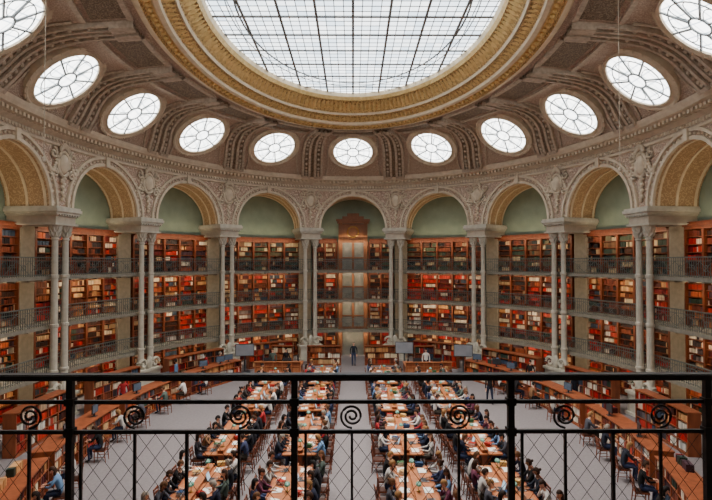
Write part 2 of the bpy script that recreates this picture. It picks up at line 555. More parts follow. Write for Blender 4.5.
def cartouche_mesh():
    mb = MB()
    mb.sphere((0, -0.12, 12.55), (0.34, 0.22, 0.5), nu=12, nv=8)
    mb.tube([(0.42 * cos(2 * pi * i / 18), -0.12, 12.55 + 0.6 * sin(2 * pi * i / 18)) for i in range(18)], 0.09, 6, closed=True)
    for i in range(7):
        a = pi * (0.15 + 0.7 * i / 6)
        mb.sphere((0.32 * cos(a), -0.18, 13.1 + 0.34 * sin(a)), (0.09, 0.1, 0.17), nu=6, nv=5)
    for s_ in (-1, 1):
        for (cx, cz, r0) in ((0.72, 13.0, 0.27), (0.62, 12.05, 0.22)):
            pts = []
            for i in range(20):
                a = pi / 2 + i / 19 * 2.6 * pi; r = r0 * (1 - i / 24)
                pts.append((s_ * (cx + r * cos(a)), -0.12, cz + r * sin(a)))
            mb.tube(pts, 0.065, 5)
        for i in range(10):
            f = i / 9
            mb.sphere((s_ * (0.5 + 0.55 * f), -0.13, 12.85 - 0.5 * sin(pi * f * 0.85) - 0.35 * f), (0.1, 0.1, 0.1), nu=6, nv=4)
        for i in range(6):
            mb.sphere((s_ * (1.02 - 0.03 * i), -0.1, 12.4 - 0.15 * i), (0.09 - 0.008 * i,) * 3, nu=6, nv=4)
    for i in range(8):
        mb.sphere((0.05 * (-1) ** i, -0.1, 11.85 - 0.15 * i), (0.16 - 0.014 * i, 0.12, 0.11), nu=6, nv=4)
    return mb.mesh('spandrel_cartouche', [M_stone], smooth=True)
cart = cartouche_mesh()
for k in range(16):
    u = k + 0.5
    p, t, nrm = frame(u)
    rz = math.atan2(nrm.y, nrm.x) - pi / 2
    o = link('column_pair', cmesh, loc=(p.x, p.y, 0), rz=rz)
    if k in (7, 8): o.scale = (0.66, 1, 1)
    link('spandrel_cartouche', cart, loc=(p.x, p.y, 0), rz=rz)

# ------------------------------------------------------------ bookcases, books, galleries
PAL = {
 'red': [(178, 28, 22), (196, 38, 28), (150, 22, 22), (206, 58, 38), (112, 18, 20), (226, 204, 182), (90, 22, 22)],
 'tan': [(204, 146, 92), (176, 110, 66), (222, 178, 126), (146, 80, 48), (104, 54, 34), (236, 214, 178), (84, 46, 34)],
 'dark': [(56, 34, 28), (78, 40, 30), (44, 36, 38), (108, 46, 32), (128, 66, 44), (38, 34, 38), (180, 150, 116)],
 'green': [(54, 68, 58), (74, 86, 66), (46, 54, 56), (98, 92, 70), (118, 84, 58), (76, 50, 38), (190, 170, 134)],
 'mix': [(176, 44, 34), (210, 156, 102), (74, 52, 62), (232, 218, 196), (112, 54, 38), (84, 32, 34), (186, 90, 50), (58, 72, 92), (50, 66, 56)],
 'white': [(232, 226, 214), (214, 204, 190), (180, 64, 48), (216, 210, 204), (116, 106, 108), (190, 158, 126), (70, 60, 66)],
}
PAL = {k: [L(c) for c in v] for k, v in PAL.items()}
def books(mb, fn, u0, u1, of, ob, z, hmax, mpu, pal, wmin=0.045, wmax=0.1):
    u = u0
    left = 0; base = None; hh = 0; w = 0.06
    while True:
        if left <= 0:
            left = R.choice((1, 2, 4, 6, 10)); base = R.choice(pal)
            hh = hmax * R.uniform(0.68, 0.97); w = R.uniform(wmin, wmax)
            if R.random() < 0.05:
                u += R.uniform(0.1, 0.3) / mpu
        left -= 1
        du = w / mpu
        if u + du > u1: break
        k = R.uniform(0.6, 1.25)
        c = (base[0] * k, base[1] * k, base[2] * k, 1)
        dh = hh * R.uniform(0.98, 1.0); o_ = of + R.uniform(0, 0.025)
        a, b = u + du * 0.04, u + du * 0.96
        P = [fn(a, o_, z), fn(b, o_, z), fn(b, ob, z), fn(a, ob, z), fn(a, o_, z + dh), fn(b, o_, z + dh), fn(b, ob, z + dh), fn(a, ob, z + dh)]
        o = len(mb.v); mb.v.extend([tuple(p) for p in P])
        for q in ((4, 5, 6, 7), (0, 1, 5, 4), (1, 2, 6, 5), (3, 0, 4, 7)):
            mb.face(tuple(o + i for i in q), 0, c)
        u += du

TIERS = [(0.1, 2.0), (2.22, 4.4), (4.62, 6.8), (7.02, 9.4)]
SLABS = [2.05, 4.45, 6.85]
def bay_bookcase(k):
    mb = MB(); bk = MB()
    spans = [(k - 0.425, k + 0.425, 5)] if k != 0 else [(-0.425, -0.175, 2), (0.175, 0.425, 2)]
    for (u0, u1, nd) in spans:
        for ti, (z0, z1) in enumerate(TIERS):
            mb.fbox(E, u0, u1, 2.2, 2.3, z0, z1, 6)
            ns = 5 if ti == 0 else 6
            hgt = (z1 - z0 - 0.12) / ns
            for j in range(ns + 1):
                zz = z0 + j * hgt
                mb.fbox(E, u0, u1, 1.88, 2.22, zz, zz + 0.04, 6)
            mb.fbox(E, u0, u1, 1.8, 2.22, z1 - 0.12, z1 + 0.02, 6)
            for j in range(nd + 1):
                uu = u0 + (u1 - u0) * j / nd
                mb.fbox(E, uu - 0.009, uu + 0.009, 1.8, 2.22, z0, z1, 1)
            for j in range(nd):
                ua = u0 + (u1 - u0) * j / nd + 0.011; ub = u0 + (u1 - u0) * (j + 1) / nd - 0.011
                if ti == 3: ch = ['green', 'green', 'dark', 'green', 'dark'] if k in (15, 0, 1, 2, 3) else ['dark', 'mix', 'red', 'dark', 'dark']
                elif ti == 2: ch = ['red', 'red', 'red', 'mix', 'dark'] if k in (0, 1, 2) else ['tan', 'mix', 'mix', 'dark', 'red']
                elif ti == 1: ch = ['mix', 'red', 'white', 'mix', 'dark']
                else: ch = ['mix', 'tan', 'red', 'dark']
                pl = R.choice(ch)
                for q in range(ns):
                    if R.random() < 0.35: pl = R.choice(ch)
                    books(bk, E, ua, ub, 1.95, 2.18, z0 + q * hgt + 0.041, hgt - 0.055, BAY, PAL[pl])
        mb.fbox(E, u0, u1, 1.7, 2.3, 9.42, 9.55, 6)
        mb.fbox(E, u0, u1, 1.78, 2.3, 9.55, 9.65, 6)
    mb.obj('wall_bookcase', [M_wood])
    bk.obj('shelved_books', [M_book])

def bay_gallery(k):
    mb = MB()
    for z in SLABS:
        mb.fbox(E, k - 0.5, k + 0.5, 0.4, 1.74 if k != 0 else 1.3, z, z + 0.14, 8, 0)
        mb.fbox(E, k - 0.5, k + 0.5, 0.32, 0.44, z - 0.02, z + 0.16, 8, 0)
        for q in range(7):
            uu = k - 0.42 + 0.14 * q
            mb.fbox(E, uu - 0.008, uu + 0.008, 0.5, 1.74 if k != 0 else 1.3, z - 0.1, z, 1, 0)
    mb.obj('gallery_floor', [M_slab])
    rl = MB()
    for z in SLABS:
        zb = z + 0.16
        rl.fbox(E, k - 0.5, k + 0.5, 0.335, 0.405, zb + 0.88, zb + 0.93, 8)
        rl.fbox(E, k - 0.5, k + 0.5, 0.355, 0.385, zb + 0.72, zb + 0.745, 8)
        rl.fbox(E, k - 0.5, k + 0.5, 0.355, 0.385, zb + 0.06, zb + 0.09, 8)
        nb = 44
        for q in range(nb):
            uu = k - 0.5 + (q + 0.5) / nb
            rl.fbox(E, uu - 0.0016, uu + 0.0016, 0.36, 0.38, zb, zb + 0.88, 1)
        for q in range(8):
            ua = k - 0.5 + q / 8; ub = ua + 1 / 8
            rl.tube([E(ua, 0.37, zb + 0.1), E(ub, 0.37, zb + 0.72)], 0.012, 4)
            rl.tube([E(ub, 0.37, zb + 0.1), E(ua, 0.37, zb + 0.72)], 0.012, 4)
            uc = (ua + ub) / 2
            rl.tube([E(uc + 0.14 * cos(2 * pi * i / 12) / BAY, 0.35, zb + 0.41 + 0.14 * sin(2 * pi * i / 12)) for i in range(12)], 0.014, 4, closed=True)
    rl.obj('gallery_railing', [M_iron])

def area(name, loc, direction, tangent, sx, sy, power, col):
    ld = bpy.data.lights.new(name, 'AREA'); ld.shape = 'RECTANGLE'
    ld.size = sx; ld.size_y = sy; ld.energy = power; ld.color = col
    o = bpy.data.objects.new(name, ld); bpy.context.scene.collection.objects.link(o)
    z = -Vector(direction).normalized(); x = Vector(tangent).normalized(); x = (x - z * x.dot(z)).normalized()
    y = z.cross(x)
    M = Matrix((x, y, z)).transposed().to_4x4(); M.translation = Vector(loc)
    o.matrix_world = M
    return o
for k in range(16):
    if k == 8: continue
    bay_bookcase(k); bay_gallery(k)
    p, t, nrm = frame(k)
    for ti, (z0, z1) in enumerate(TIERS):
        zz = z1 - 0.1
        c = E(k, 0.75 if ti < 3 else 0.9, zz)
        area('shelf_lamp', c, nrm + Vector((0, 0, -0.75)), t, 5.4, 0.12, 60 if k != 0 else 46, (1.0, 0.76, 0.48))
    area('vault_uplight', E(k, 1.4, 9.8), (0, 0, 1), t, 4.6, 0.3, 22, (1.0, 0.8, 0.52))

# central portal in the far bay
mb = MB()
def cb(x0, x1, o0, o1, z0, z1, m): mb.box(x0, x1, A0 + o0, A0 + o1, z0, z1, m)
cb(-1.15, 1.15, 1.55, 1.78, 0, 11.0, 1)
for s_ in (-1, 1):
    cb(min(s_ * 1.2, s_ * 0.88), max(s_ * 1.2, s_ * 0.88), 1.35, 1.6, 0, 10.9, 0)
cb(-0.09, 0.09, 1.45, 1.6, 2.2, 9.4, 0)
for z in (2.1, 4.4, 6.8, 9.3):
    cb(-1.2, 1.2, 1.38, 1.6, z, z + 0.26, 0)
for z in (3.2, 5.6, 8.0):
    cb(-0.95, 0.95, 1.48, 1.6, z, z + 0.09, 0)
cb(-1.3, 1.3, 1.3, 1.9, 10.9, 11.1, 0); cb(-1.4, 1.4, 1.2, 1.9, 11.1, 11.25, 0)
cb(-0.9, 0.9, 1.4, 1.9, 11.25, 11.5, 0); cb(-0.5, 0.5, 1.45, 1.9, 11.5, 11.75, 0)
mb.tube([(0.45 * cos(2 * pi * i / 20), A0 + 1.48, 10.2 + 0.45 * sin(2 * pi * i / 20)) for i in range(20)], 0.06, 6, 2, closed=True)
mb.box(-1.15, 1.15, A0 + 1.5, A0 + 1.56, 9.55, 10.85, 0)
mb.obj('door_1', [M_pwood, M_panel, M_brass])

# ------------------------------------------------------------ floor furniture rings
def ringfn(a, b):
    return lambda t, o, z: Vector(((b + o) * sin(t), (a + o) * cos(t), z))
def ring_case(a, b, t0, t1, depth, H, nsh, name, pals, items=False):
    fn = ringfn(a, b); mb = MB(); bk = MB()
    n = max(2, int(abs(t1 - t0) / 0.04))
    mb.fbox(fn, t0, t1, 0.0, depth, 0.0, 0.1, n)
    mb.fbox(fn, t0, t1, -0.04, depth + 0.04, H - 0.05, H, n)
    mb.fbox(fn, t0, t1, depth / 2 - 0.02, depth / 2 + 0.02, 0.1, H - 0.05, n)
    hs = (H - 0.15) / nsh
    for j in range(1, nsh):
        mb.fbox(fn, t0, t1, 0.0, depth, 0.1 + j * hs, 0.13 + j * hs, n)
    nd = n
    tm = (t0 + t1) / 2; mpu = sqrt((b * cos(tm)) ** 2 + (a * sin(tm)) ** 2)
    for j in range(nd + 1):
        tt = t0 + (t1 - t0) * j / nd
        mb.fbox(fn, tt - 0.0015, tt + 0.0015, 0.0, depth, 0.0, H - 0.01, 1)
    for j in range(nsh):
        for q in range(0, nd, 2):
            ta = t0 + (t1 - t0) * q / nd + 0.003; tb = t0 + (t1 - t0) * min(nd, q + 2) / nd - 0.003
            books(bk, fn, ta, tb, 0.02, depth / 2 - 0.03, 0.13 + j * hs, hs - 0.05, mpu, PAL[R.choice(pals)])
            books(bk, fn, ta, tb, depth / 2 + 0.03, depth - 0.02, 0.13 + j * hs, hs - 0.05, mpu, PAL[R.choice(pals)])
    if items:
        tt = t0 + 0.02
        while tt < t1 - 0.08:
            if R.random() < 0.6:
                ln = R.uniform(0.03, 0.07)
                books(bk, fn, tt, tt + ln, depth * 0.62, depth * 0.92, H, 0.26, mpu, PAL[R.choice(['white', 'mix', 'tan'])])
            tt += 0.09
    ob = mb.obj(name, [M_wood2])
    bk.obj('books_row', [M_book], parent=ob)
def rad(d): return d * pi / 180
for s_ in (1, -1):
    for (a, b) in ((44, 62), (64, 84), (86, 106), (108, 130)):
        t0, t1 = (rad(a), rad(b)) if s_ > 0 else (rad(360 - b), rad(360 - a))
        ring_case(17.4, 10.6, t0, t1, 0.75, 1.25, 3, 'curved_bookcase', ['tan', 'mix', 'white', 'mix'], True)
    for (a, b) in ((20, 34), (42, 58), (66, 78), (84, 96), (103, 114)):
        t0, t1 = (rad(a), rad(b)) if s_ > 0 else (rad(360 - b), rad(360 - a))
        ring_case(19.0, 13.3, t0, t1, 0.5, 1.75, 4, 'low_curved_bookcase', ['red', 'mix', 'dark', 'white'], False)

def straight(x0, x1, y0, depth, H, name):
    f = lambda u, o, z: Vector((u, y0 + o, z))
    mb = MB(); bk = MB()
    mb.fbox(f, x0, x1, 0, depth, 0, 0.1); mb.fbox(f, x0 - 0.04, x1 + 0.04, -0.03, depth, H - 0.05, H); mb.fbox(f, x0, x1, depth - 0.05, depth, 0, H)
    nn = int((x1 - x0) / 0.8) + 1
    for j in range(nn + 1):
        x = x0 + (x1 - x0) * j / nn
        mb.fbox(f, x - 0.02, x + 0.02, 0, depth, 0, H)
    for j in range(3):
        z = 0.1 + j * (H - 0.15) / 3
        mb.fbox(f, x0, x1, 0, depth, z, z + 0.03)
        books(bk, f, x0 + 0.03, x1 - 0.03, 0.03, depth - 0.06, z + 0.03, (H - 0.15) / 3 - 0.05, 1, PAL[R.choice(['mix', 'tan'])])
    o = mb.obj(name, [M_wood2]); bk.obj('books_row', [M_book], parent=o)
straight(-3.4, -0.9, 17.2, 0.4, 1.45, 'low_bookcase')
straight(0.9, 3.4, 17.2, 0.4, 1.45, 'low_bookcase')
straight(4.5, 5.9, 16.1, 0.4, 1.6, 'low_bookcase')
straight(-5.9, -4.4, 16.3, 0.4, 1.6, 'low_bookcase')

def monitor_mesh():
    mb = MB()
    mb.box(-0.28, 0.28, -0.02, 0.03, 0.14, 0.5, 0); mb.box(-0.26, 0.26, -0.025, -0.02, 0.16, 0.48, 1)
    mb.box(-0.03, 0.03, 0.0, 0.05, 0.02, 0.2, 0); mb.box(-0.12, 0.12, -0.08, 0.1, 0, 0.02, 0)
    return mb.mesh('computer_monitor', [M_dkplastic, mat('monitor_face', (70, 80, 95), (90, 105, 125), 6, 0.3)])
mon = monitor_mesh()
def reception(cx, cy):
    # low straight-sided librarian desk with wings
    mb = MB()
    def seg(x0, x1, y0, y1):
        mb.box(x0, x1, y0, y1, 0.0, 0.74, 0)
        mb.box(x0 - 0.04, x1 + 0.04, y0 - 0.04, y1 + 0.04, 0.74, 0.79, 1)
    seg(-1.5, 1.5, -1.2, -0.6); seg(-1.5, -0.9, -0.55, 0.8); seg(0.9, 1.5, -0.55, 0.8)
    mb.box(-1.5, 1.5, -1.22, -1.14, 0.79, 1.05, 0); mb.box(-1.55, 1.55, -1.3, -1.08, 1.05, 1.09, 1)
    for q in range(6):
        x = -1.5 + 0.6 * q
        mb.box(x - 0.03, x + 0.03, -1.24, -1.2, 0.0, 1.05, 1)
        if q < 5: mb.box(x + 0.1, x + 0.5, -1.22, -1.2, 0.15, 0.65, 1)
    d = mb.mesh('reception_desk', [M_wood2, M_table])
    link('reception_desk', d, loc=(cx, cy, 0))
    for (dx, dy, a) in ((-0.7, -0.85, pi), (0.6, -0.85, pi), (-1.2, 0.3, 1.57), (1.2, 0.3, -1.57)):
        link('computer_monitor', mon, loc=(cx + dx, cy + dy, 0.792), rz=a)
reception(-5.0, 14.0); reception(5.0, 13.8)

def display(cx, cy, rz):
    mb = MB()
    mb.box(-0.65, 0.65, -0.04, 0.04, 1.1, 1.95, 0); mb.box(-0.61, 0.61, -0.05, -0.04, 1.14, 1.91, 1)
    mb.box(-0.05, 0.05, -0.03, 0.03, 0, 1.2, 0); mb.box(-0.4, 0.4, -0.3, 0.3, 0, 0.04, 0)
    link('display_screen', mb.mesh('display_screen', [M_dkplastic, M_display]), loc=(cx, cy, 0), rz=rz)
display(-7.6, 14.9, 0.2); display(3.7, 15.9, -0.1); display(7.7, 14.6, -0.3)

# ------------------------------------------------------------ tables
def table_mesh(Ln=4.8, W=1.25):
    mb = MB()
    h = Ln / 2; w = W / 2
    mb.box(-w, w, -h, h, 0.71, 0.755, 0)
    mb.box(-w + 0.08, w - 0.08, -h + 0.1, h - 0.1, 0.66, 0.71, 1)
    for x in (-w + 0.02, w - 0.02):
        mb.box(x - 0.02, x + 0.02, -h, h, 0.755, 0.765, 1)
    for y in (-h + 0.25, 0, h - 0.25):
        mb.box(-0.1, 0.1, y - 0.1, y + 0.1, 0.08, 0.66, 1)
        mb.box(-0.45, 0.45, y - 0.08, y + 0.08, 0.0, 0.08, 1)
        for s_ in (-1, 1):
            mb.tube([(s_ * 0.1, y, 0.3), (s_ * 0.3, y, 0.66)], 0.04, 6, 1)
    mb.box(-0.1, 0.1, -h + 0.1, h - 0.1, 0.755, 0.86, 1)
    mb.box(-0.12, 0.12, -h + 0.08, h - 0.08, 0.86, 0.88, 0)
    return mb.mesh('reading_table', [M_table, M_wood2])
tmesh = table_mesh(); tmesh3 = table_mesh(3.4)
def lamp_mesh():
    mb = MB()
    mb.lathe([(0.0, 0), (0.06, 0), (0.06, 0.02), (0.012, 0.035), (0.01, 0.2), (0.012, 0.22)], 0, 0, 8, 0)
    mb.tube([(-0.07, 0, 0.2), (0.07, 0, 0.2)], 0.008, 5, 0)
    rows = []
    for (r, z) in ((0.09, 0.2), (0.082, 0.245), (0.05, 0.28), (0.01, 0.295)):
        rows.append([(r * cos(2 * pi * i / 12), r * 1.6 * sin(2 * pi * i / 12), z) for i in range(12)])
    mb.grid(rows, 1, closed_u=True)
    return mb.mesh('table_lamp', [M_brass, M_lampglass])
lmesh = lamp_mesh()
def laptop_mesh():
    mb = MB()
    mb.box(-0.17, 0.17, -0.12, 0.12, 0, 0.02, 0)
    mb.box(-0.15, 0.15, -0.06, 0.1, 0.02, 0.023, 2)
    Mx = Matrix.Translation((0, 0.12, 0.02)) @ Matrix.Rotation(-0.3, 4, 'X')
    mb.box(-0.17, 0.17, 0.0, 0.012, 0, 0.23, 0, Mx); mb.box(-0.155, 0.155, -0.003, 0.0, 0.015, 0.215, 1, Mx)
    return mb.mesh('laptop', [mat('laptop_case', (150, 152, 156), (130, 132, 138), 8, 0.35, 0.5), M_screen, M_dkplastic])
lap = laptop_mesh()
def openbook_mesh():
    mb = MB()
    mb.box(-0.22, 0.22, -0.15, 0.15, 0, 0.008, 1)
    for s_ in (-1, 1):
        rows = []
        for i in range(7):
            x = s_ * 0.21 * i / 6; z = 0.012 + 0.03 * sin(pi * min(1, i / 6 + 0.15))
            rows.append([(x, -0.14, z), (x, 0.14, z)])
        mb.grid(rows, 0)
    return mb.mesh('open_book', [M_paper, M_wood])
obk = openbook_mesh()
def papers_mesh():
    mb = MB()
    for i in range(4):
        Mx = Matrix.Translation((R.uniform(-.12, .12), R.uniform(-.05, .05), 0.004 * i)) @ Matrix.Rotation(R.uniform(-.5, .5), 4, 'Z')
        mb.box(-0.105, 0.105, -0.148, 0.148, 0, 0.003, 0, Mx)
    mb.tube([(0.1, -0.08, 0.022), (0.18, 0.04, 0.022)], 0.005, 5, 1)
    return mb.mesh('paper_sheets', [M_paper, M_dkplastic])
pap = papers_mesh()
def bookpile_mesh():
    mb = MB()
    for i in range(3):
        Mx = Matrix.Translation((0, 0, 0.045 * i)) @ Matrix.Rotation(R.uniform(-.4, .4), 4, 'Z')
        mb.box(-0.09, 0.09, -0.13, 0.13, 0.0, 0.006, 1, Mx); mb.box(-0.085, 0.085, -0.125, 0.125, 0.006, 0.038, 0, Mx)
        mb.box(-0.09, 0.09, -0.13, 0.13, 0.038, 0.044, 1, Mx); mb.box(-0.095, -0.085, -0.13, 0.13, 0, 0.044, 1, Mx)
    return mb.mesh('book_pile', [M_paper, ramp_mat('cover_colours', [(150, 40, 30), (40, 60, 90), (60, 90, 60), (190, 150, 90)], 3.7)])
pil = bookpile_mesh()
def chair_mesh():
    mb = MB()
    mb.box(-0.21, 0.21, -0.2, 0.22, 0.41, 0.45, 0)
    mb.box(-0.19, 0.19, -0.17, 0.2, 0.45, 0.465, 1)
    for sx in (-0.18, 0.18):
        mb.tube([(sx, 0.18, 0), (sx, 0.18, 0.42)], [0.015, 0.022], 6, 0)
        mb.tube([(sx, -0.24, 0), (sx, -0.19, 0.44), (sx, -0.26, 0.88)], [0.015, 0.022, 0.018], 6, 0)
        mb.tube([(sx, -0.2, 0.2), (sx, 0.18, 0.2)], 0.012, 5, 0)
    for z, y in ((0.84, -0.255), (0.74, -0.24), (0.62, -0.22)):
        mb.box(-0.19, 0.19, y - 0.012, y + 0.012, z - 0.03, z + 0.035, 0)
    return mb.mesh('wooden_chair', [M_wood, mat('chair_leather', (70, 40, 30), (55, 32, 26), 9, 0.5)])
chm = chair_mesh()

# ------------------------------------------------------------ people
M_top = ramp_mat('clothes_top', [(30, 30, 36), (50, 56, 84), (70, 70, 78), (22, 22, 24), (156, 40, 44), (205, 200, 196), (34, 38, 48), (126, 92, 66), (100, 132, 170), (28, 32, 50), (58, 52, 50), (170, 166, 162), (30, 28, 30), (98, 50, 70), (80, 92, 86), (36, 34, 40)], 1.0)
M_trous = ramp_mat('clothes_trousers', [(30, 34, 50), (50, 60, 90), (26, 26, 28), (60, 54, 48), (36, 44, 66)], 5.3)
M_skin = ramp_mat('skin', [(214, 164, 138), (226, 180, 154), (196, 144, 116), (140, 96, 72), (222, 172, 148)], 9.1, 0.6)
M_hair = ramp_mat('hair', [(36, 25, 21), (58, 38, 28), (25, 21, 21), (92, 62, 40), (48, 32, 25), (140, 130, 120), (140, 102, 64)], 13.7, 0.7)
M_shoe = mat('shoe_leather', (30, 26, 24), (40, 34, 30), 10, 0.5)
M_lip = mat('lips', (160, 84, 76), (150, 76, 70), 10, 0.6)
PM = [M_top, M_trous, M_skin, M_hair, M_shoe, M_dkplastic, M_lip]

def person(name, J, headc, pitch, yaw, hair):
    bones = [('pelvis', 'spine', 0), ('spine', 'chest', 0), ('chest', 'neck', 0), ('neck', 'skull', 2)]
    for s_ in 'LR':
        bones += [('chest', 'sh' + s_, 0), ('sh' + s_, 'ua' + s_, 0), ('ua' + s_, 'el' + s_, 0), ('el' + s_, 'wr' + s_, 0), ('wr' + s_, 'pa' + s_, 2),
                  ('pelvis', 'hi' + s_, 1), ('hi' + s_, 'kn' + s_, 1), ('kn' + s_, 'an' + s_, 1), ('an' + s_, 'to' + s_, 4)]
    names = list(J.keys()); idx = {n_: i for i, n_ in enumerate(names)}
    me = bpy.data.meshes.new('sk')
    me.from_pydata([J[n_][0] for n_ in names], [(idx[a], idx[b]) for a, b, _ in bones], [])
    ob = bpy.data.objects.new('sk', me); bpy.context.scene.collection.objects.link(ob)
    md = ob.modifiers.new('Skin', 'SKIN'); md.use_smooth_shade = True
    for i, n_ in enumerate(names):
        d = me.skin_vertices[0].data[i]
        r = J[n_][1]
        d.radius = r if isinstance(r, tuple) else (r, r)
        d.use_root = (n_ == 'pelvis')
    sb = ob.modifiers.new('Sub', 'SUBSURF'); sb.levels = 1; sb.render_levels = 1
    dg = bpy.context.evaluated_depsgraph_get()
    m2 = bpy.data.meshes.new_from_object(ob.evaluated_get(dg))
    mb = MB()
    mb.v = [tuple(v.co) for v in m2.vertices]
    segs = [(Vector(J[a][0]), Vector(J[b][0]), m_) for a, b, m_ in bones]
    for p in m2.polygons:
        c = p.center; best = 1e9; bm = 0
        for a, b, m_ in segs:
            ab = b - a; t_ = max(0, min(1, (c - a).dot(ab) / ab.length_squared))
            d = (a + ab * t_ - c).length
            if m_ == 1 and (a - Vector(J['pelvis'][0])).length < 0.01: d += 0.03
            if d < best: best = d; bm = m_
        mb.face(tuple(p.vertices), bm)
    bpy.data.objects.remove(ob)
    Hm = Matrix.Rotation(yaw, 4, 'Z') @ Matrix.Rotation(-pitch, 4, 'X')
    hc = Vector(headc)
    def wp(p, d):
        q = p.copy()
        if d.z < 0: q.x *= 1 + 0.32 * d.z; q.y = q.y * (1 + 0.2 * d.z) + 0.012 * (-d.z)
        return q
    mb.sphere(hc, (0.077, 0.095, 0.118), Hm, 14, 10, 2, warp=wp)
    def hp(x, y, z): return hc + Hm @ Vector((x, y, z))
    mb.tube([hp(0, 0.09, 0.015), hp(0, 0.112, -0.02), hp(0, 0.092, -0.03)], [0.007, 0.014, 0.01], 6, 2)
    for s_ in (-1, 1):
        mb.sphere(hp(s_ * 0.03, 0.087, 0.008), (0.011, 0.008, 0.007), Hm, 6, 4, 5)
        mb.sphere(hp(s_ * 0.077, -0.005, -0.005), (0.01, 0.02, 0.03), Hm, 6, 5, 2)
        mb.tube([hp(s_ * 0.018, 0.092, 0.028), hp(s_ * 0.045, 0.082, 0.028)], 0.004, 4, 3)
    mb.tube([hp(-0.022, 0.088, -0.055), hp(0, 0.094, -0.055), hp(0.022, 0.088, -0.055)], 0.006, 5, 6)
    kp = lambda d: (d.z > 0.42) or (d.y < 0.15 and d.z > -0.45)
    mb.sphere(hc, (0.088, 0.107, 0.13), Hm, 14, 10, 3, keep=kp)
    if hair == 'long':
        def w2(p, d):
            return Vector((p.x, p.y * (0.8 if d.y > 0 else 1), p.z))
        mb.sphere(hc + Vector((0, -0.05, -0.10)), (0.095, 0.055, 0.17), Matrix.Rotation(yaw, 4, 'Z'), 10, 8, 3, warp=w2)
    elif hair == 'bun':
        mb.sphere(hp(0, -0.12, 0.05), (0.045, 0.04, 0.045), None, 8, 6, 3)
    for s_, sg in (('L', -1), ('R', 1)):
        w = Vector(J['wr' + s_][0]); p = Vector(J['pa' + s_][0])
        d = (p - w).normalized(); up = Vector((0, 0, 1)) if abs(d.z) < 0.8 else Vector((0, 1, 0))
        side = d.cross(up).normalized(); nrm = side.cross(d).normalized()
        for i, (off, ln) in enumerate(((-0.03, 0.065), (-0.01, 0.078), (0.01, 0.073), (0.03, 0.056))):
            b = p + side * off
            mb.tube([b, b + d * (0.02 + ln * 0.4) + nrm * 0.006, b + d * (0.02 + ln * 0.8) - nrm * 0.008, b + d * (0.018 + ln) - nrm * 0.022], [0.010, 0.009, 0.008, 0.006], 5, 2)
        mid = -1 if (w + side * 0.1).x ** 2 > (w - side * 0.1).x ** 2 else 1
        mb.tube([w + d * 0.02 + side * mid * 0.02, w + d * 0.05 + side * mid * 0.048, w + d * 0.085 + side * mid * 0.055], [0.013, 0.011, 0.008], 5, 2)
    return mb.mesh(name, PM, smooth=True)

def J_seated(lean=0.0, armL=None, armR=None):
    J = {'pelvis': ((0, -0.02, 0.57), (0.15, 0.11)), 'spine': ((0, -0.03 + lean * 0.4, 0.76), (0.135, 0.105)), 'chest': ((0, 0.0 + lean, 0.97), (0.15, 0.11)),
         'neck': ((0, 0.03 + lean * 1.25, 1.10), 0.055), 'skull': ((0, 0.06 + lean * 1.4, 1.2 - lean * .1), 0.05)}
    ns = 1.04
    for s_, g in (('L', -1), ('R', 1)):
        J['sh' + s_] = ((g * 0.13, 0.01 + lean, ns), 0.07)
        J['ua' + s_] = ((g * 0.195, 0.02 + lean, ns - 0.06), 0.055)
        arm = armL if g < 0 else armR
        el, wr, pa = arm or ((g * 0.25, 0.14 + lean, 0.82), (g * 0.13, 0.36 + lean * 0.5, 0.80), (g * 0.10, 0.43 + lean * 0.5, 0.80))
        J['el' + s_] = (el, 0.043); J['wr' + s_] = (wr, 0.027); J['pa' + s_] = (pa, (0.034, 0.02))
        J['hi' + s_] = ((g * 0.095, 0.02, 0.56), 0.085)
        J['kn' + s_] = ((g * 0.12, 0.43, 0.54), 0.06)
        J['an' + s_] = ((g * 0.12, 0.38, 0.09), 0.04)
        J['to' + s_] = ((g * 0.13, 0.53, 0.04), 0.035)
    return J
seated = [
    person('seated_reader', J_seated(0.06), (0, 0.14, 1.285), 0.45, 0.0, 'short'),
    person('seated_reader', J_seated(0.12), (0, 0.23, 1.26), 0.65, 0.15, 'long'),
    person('seated_reader', J_seated(0.02), (0, 0.085, 1.30), 0.2, -0.3, 'bun'),
    person('seated_reader', J_seated(0.10, armR=((0.24, 0.28, 0.81), (0.11, 0.24, 1.04), (0.085, 0.235, 1.12))), (0, 0.20, 1.27), 0.4, 0.1, 'short'),
    person('seated_reader', J_seated(-0.05, armL=((-0.26, 0.06, 0.80), (-0.14, 0.29, 0.80), (-0.10, 0.36, 0.80))), (0, 0.0, 1.30), 0.1, 0.5, 'long'),
]
def J_stand(stride=0.0):
    J = {'pelvis': ((0, 0, 0.95), (0.15, 0.12)), 'spine': ((0, 0, 1.14), (0.13, 0.1)), 'chest': ((0, 0.0, 1.34), (0.155, 0.115)), 'neck': ((0, 0.01, 1.49), 0.055), 'skull': ((0, 0.02, 1.58), 0.05)}
    for s_, g in (('L', -1), ('R', 1)):
        J['sh' + s_] = ((g * 0.13, 0, 1.42), 0.07); J['ua' + s_] = ((g * 0.2, 0, 1.36), 0.056)
        J['el' + s_] = ((g * 0.25, -0.03 + g * stride * .3, 1.11), 0.043); J['wr' + s_] = ((g * 0.24, 0.06 + g * stride * .6, 0.88), 0.027); J['pa' + s_] = ((g * 0.235, 0.08 + g * stride * .7, 0.80), (0.034, 0.02))
        J['hi' + s_] = ((g * 0.09, 0, 0.92), 0.095); J['kn' + s_] = ((g * 0.1, 0.02 - g * stride * .6, 0.5), 0.062)
        J['an' + s_] = ((g * 0.1, -0.03 - g * stride, 0.08), 0.042); J['to' + s_] = ((g * 0.11, 0.12 - g * stride, 0.04), 0.036)
    return J
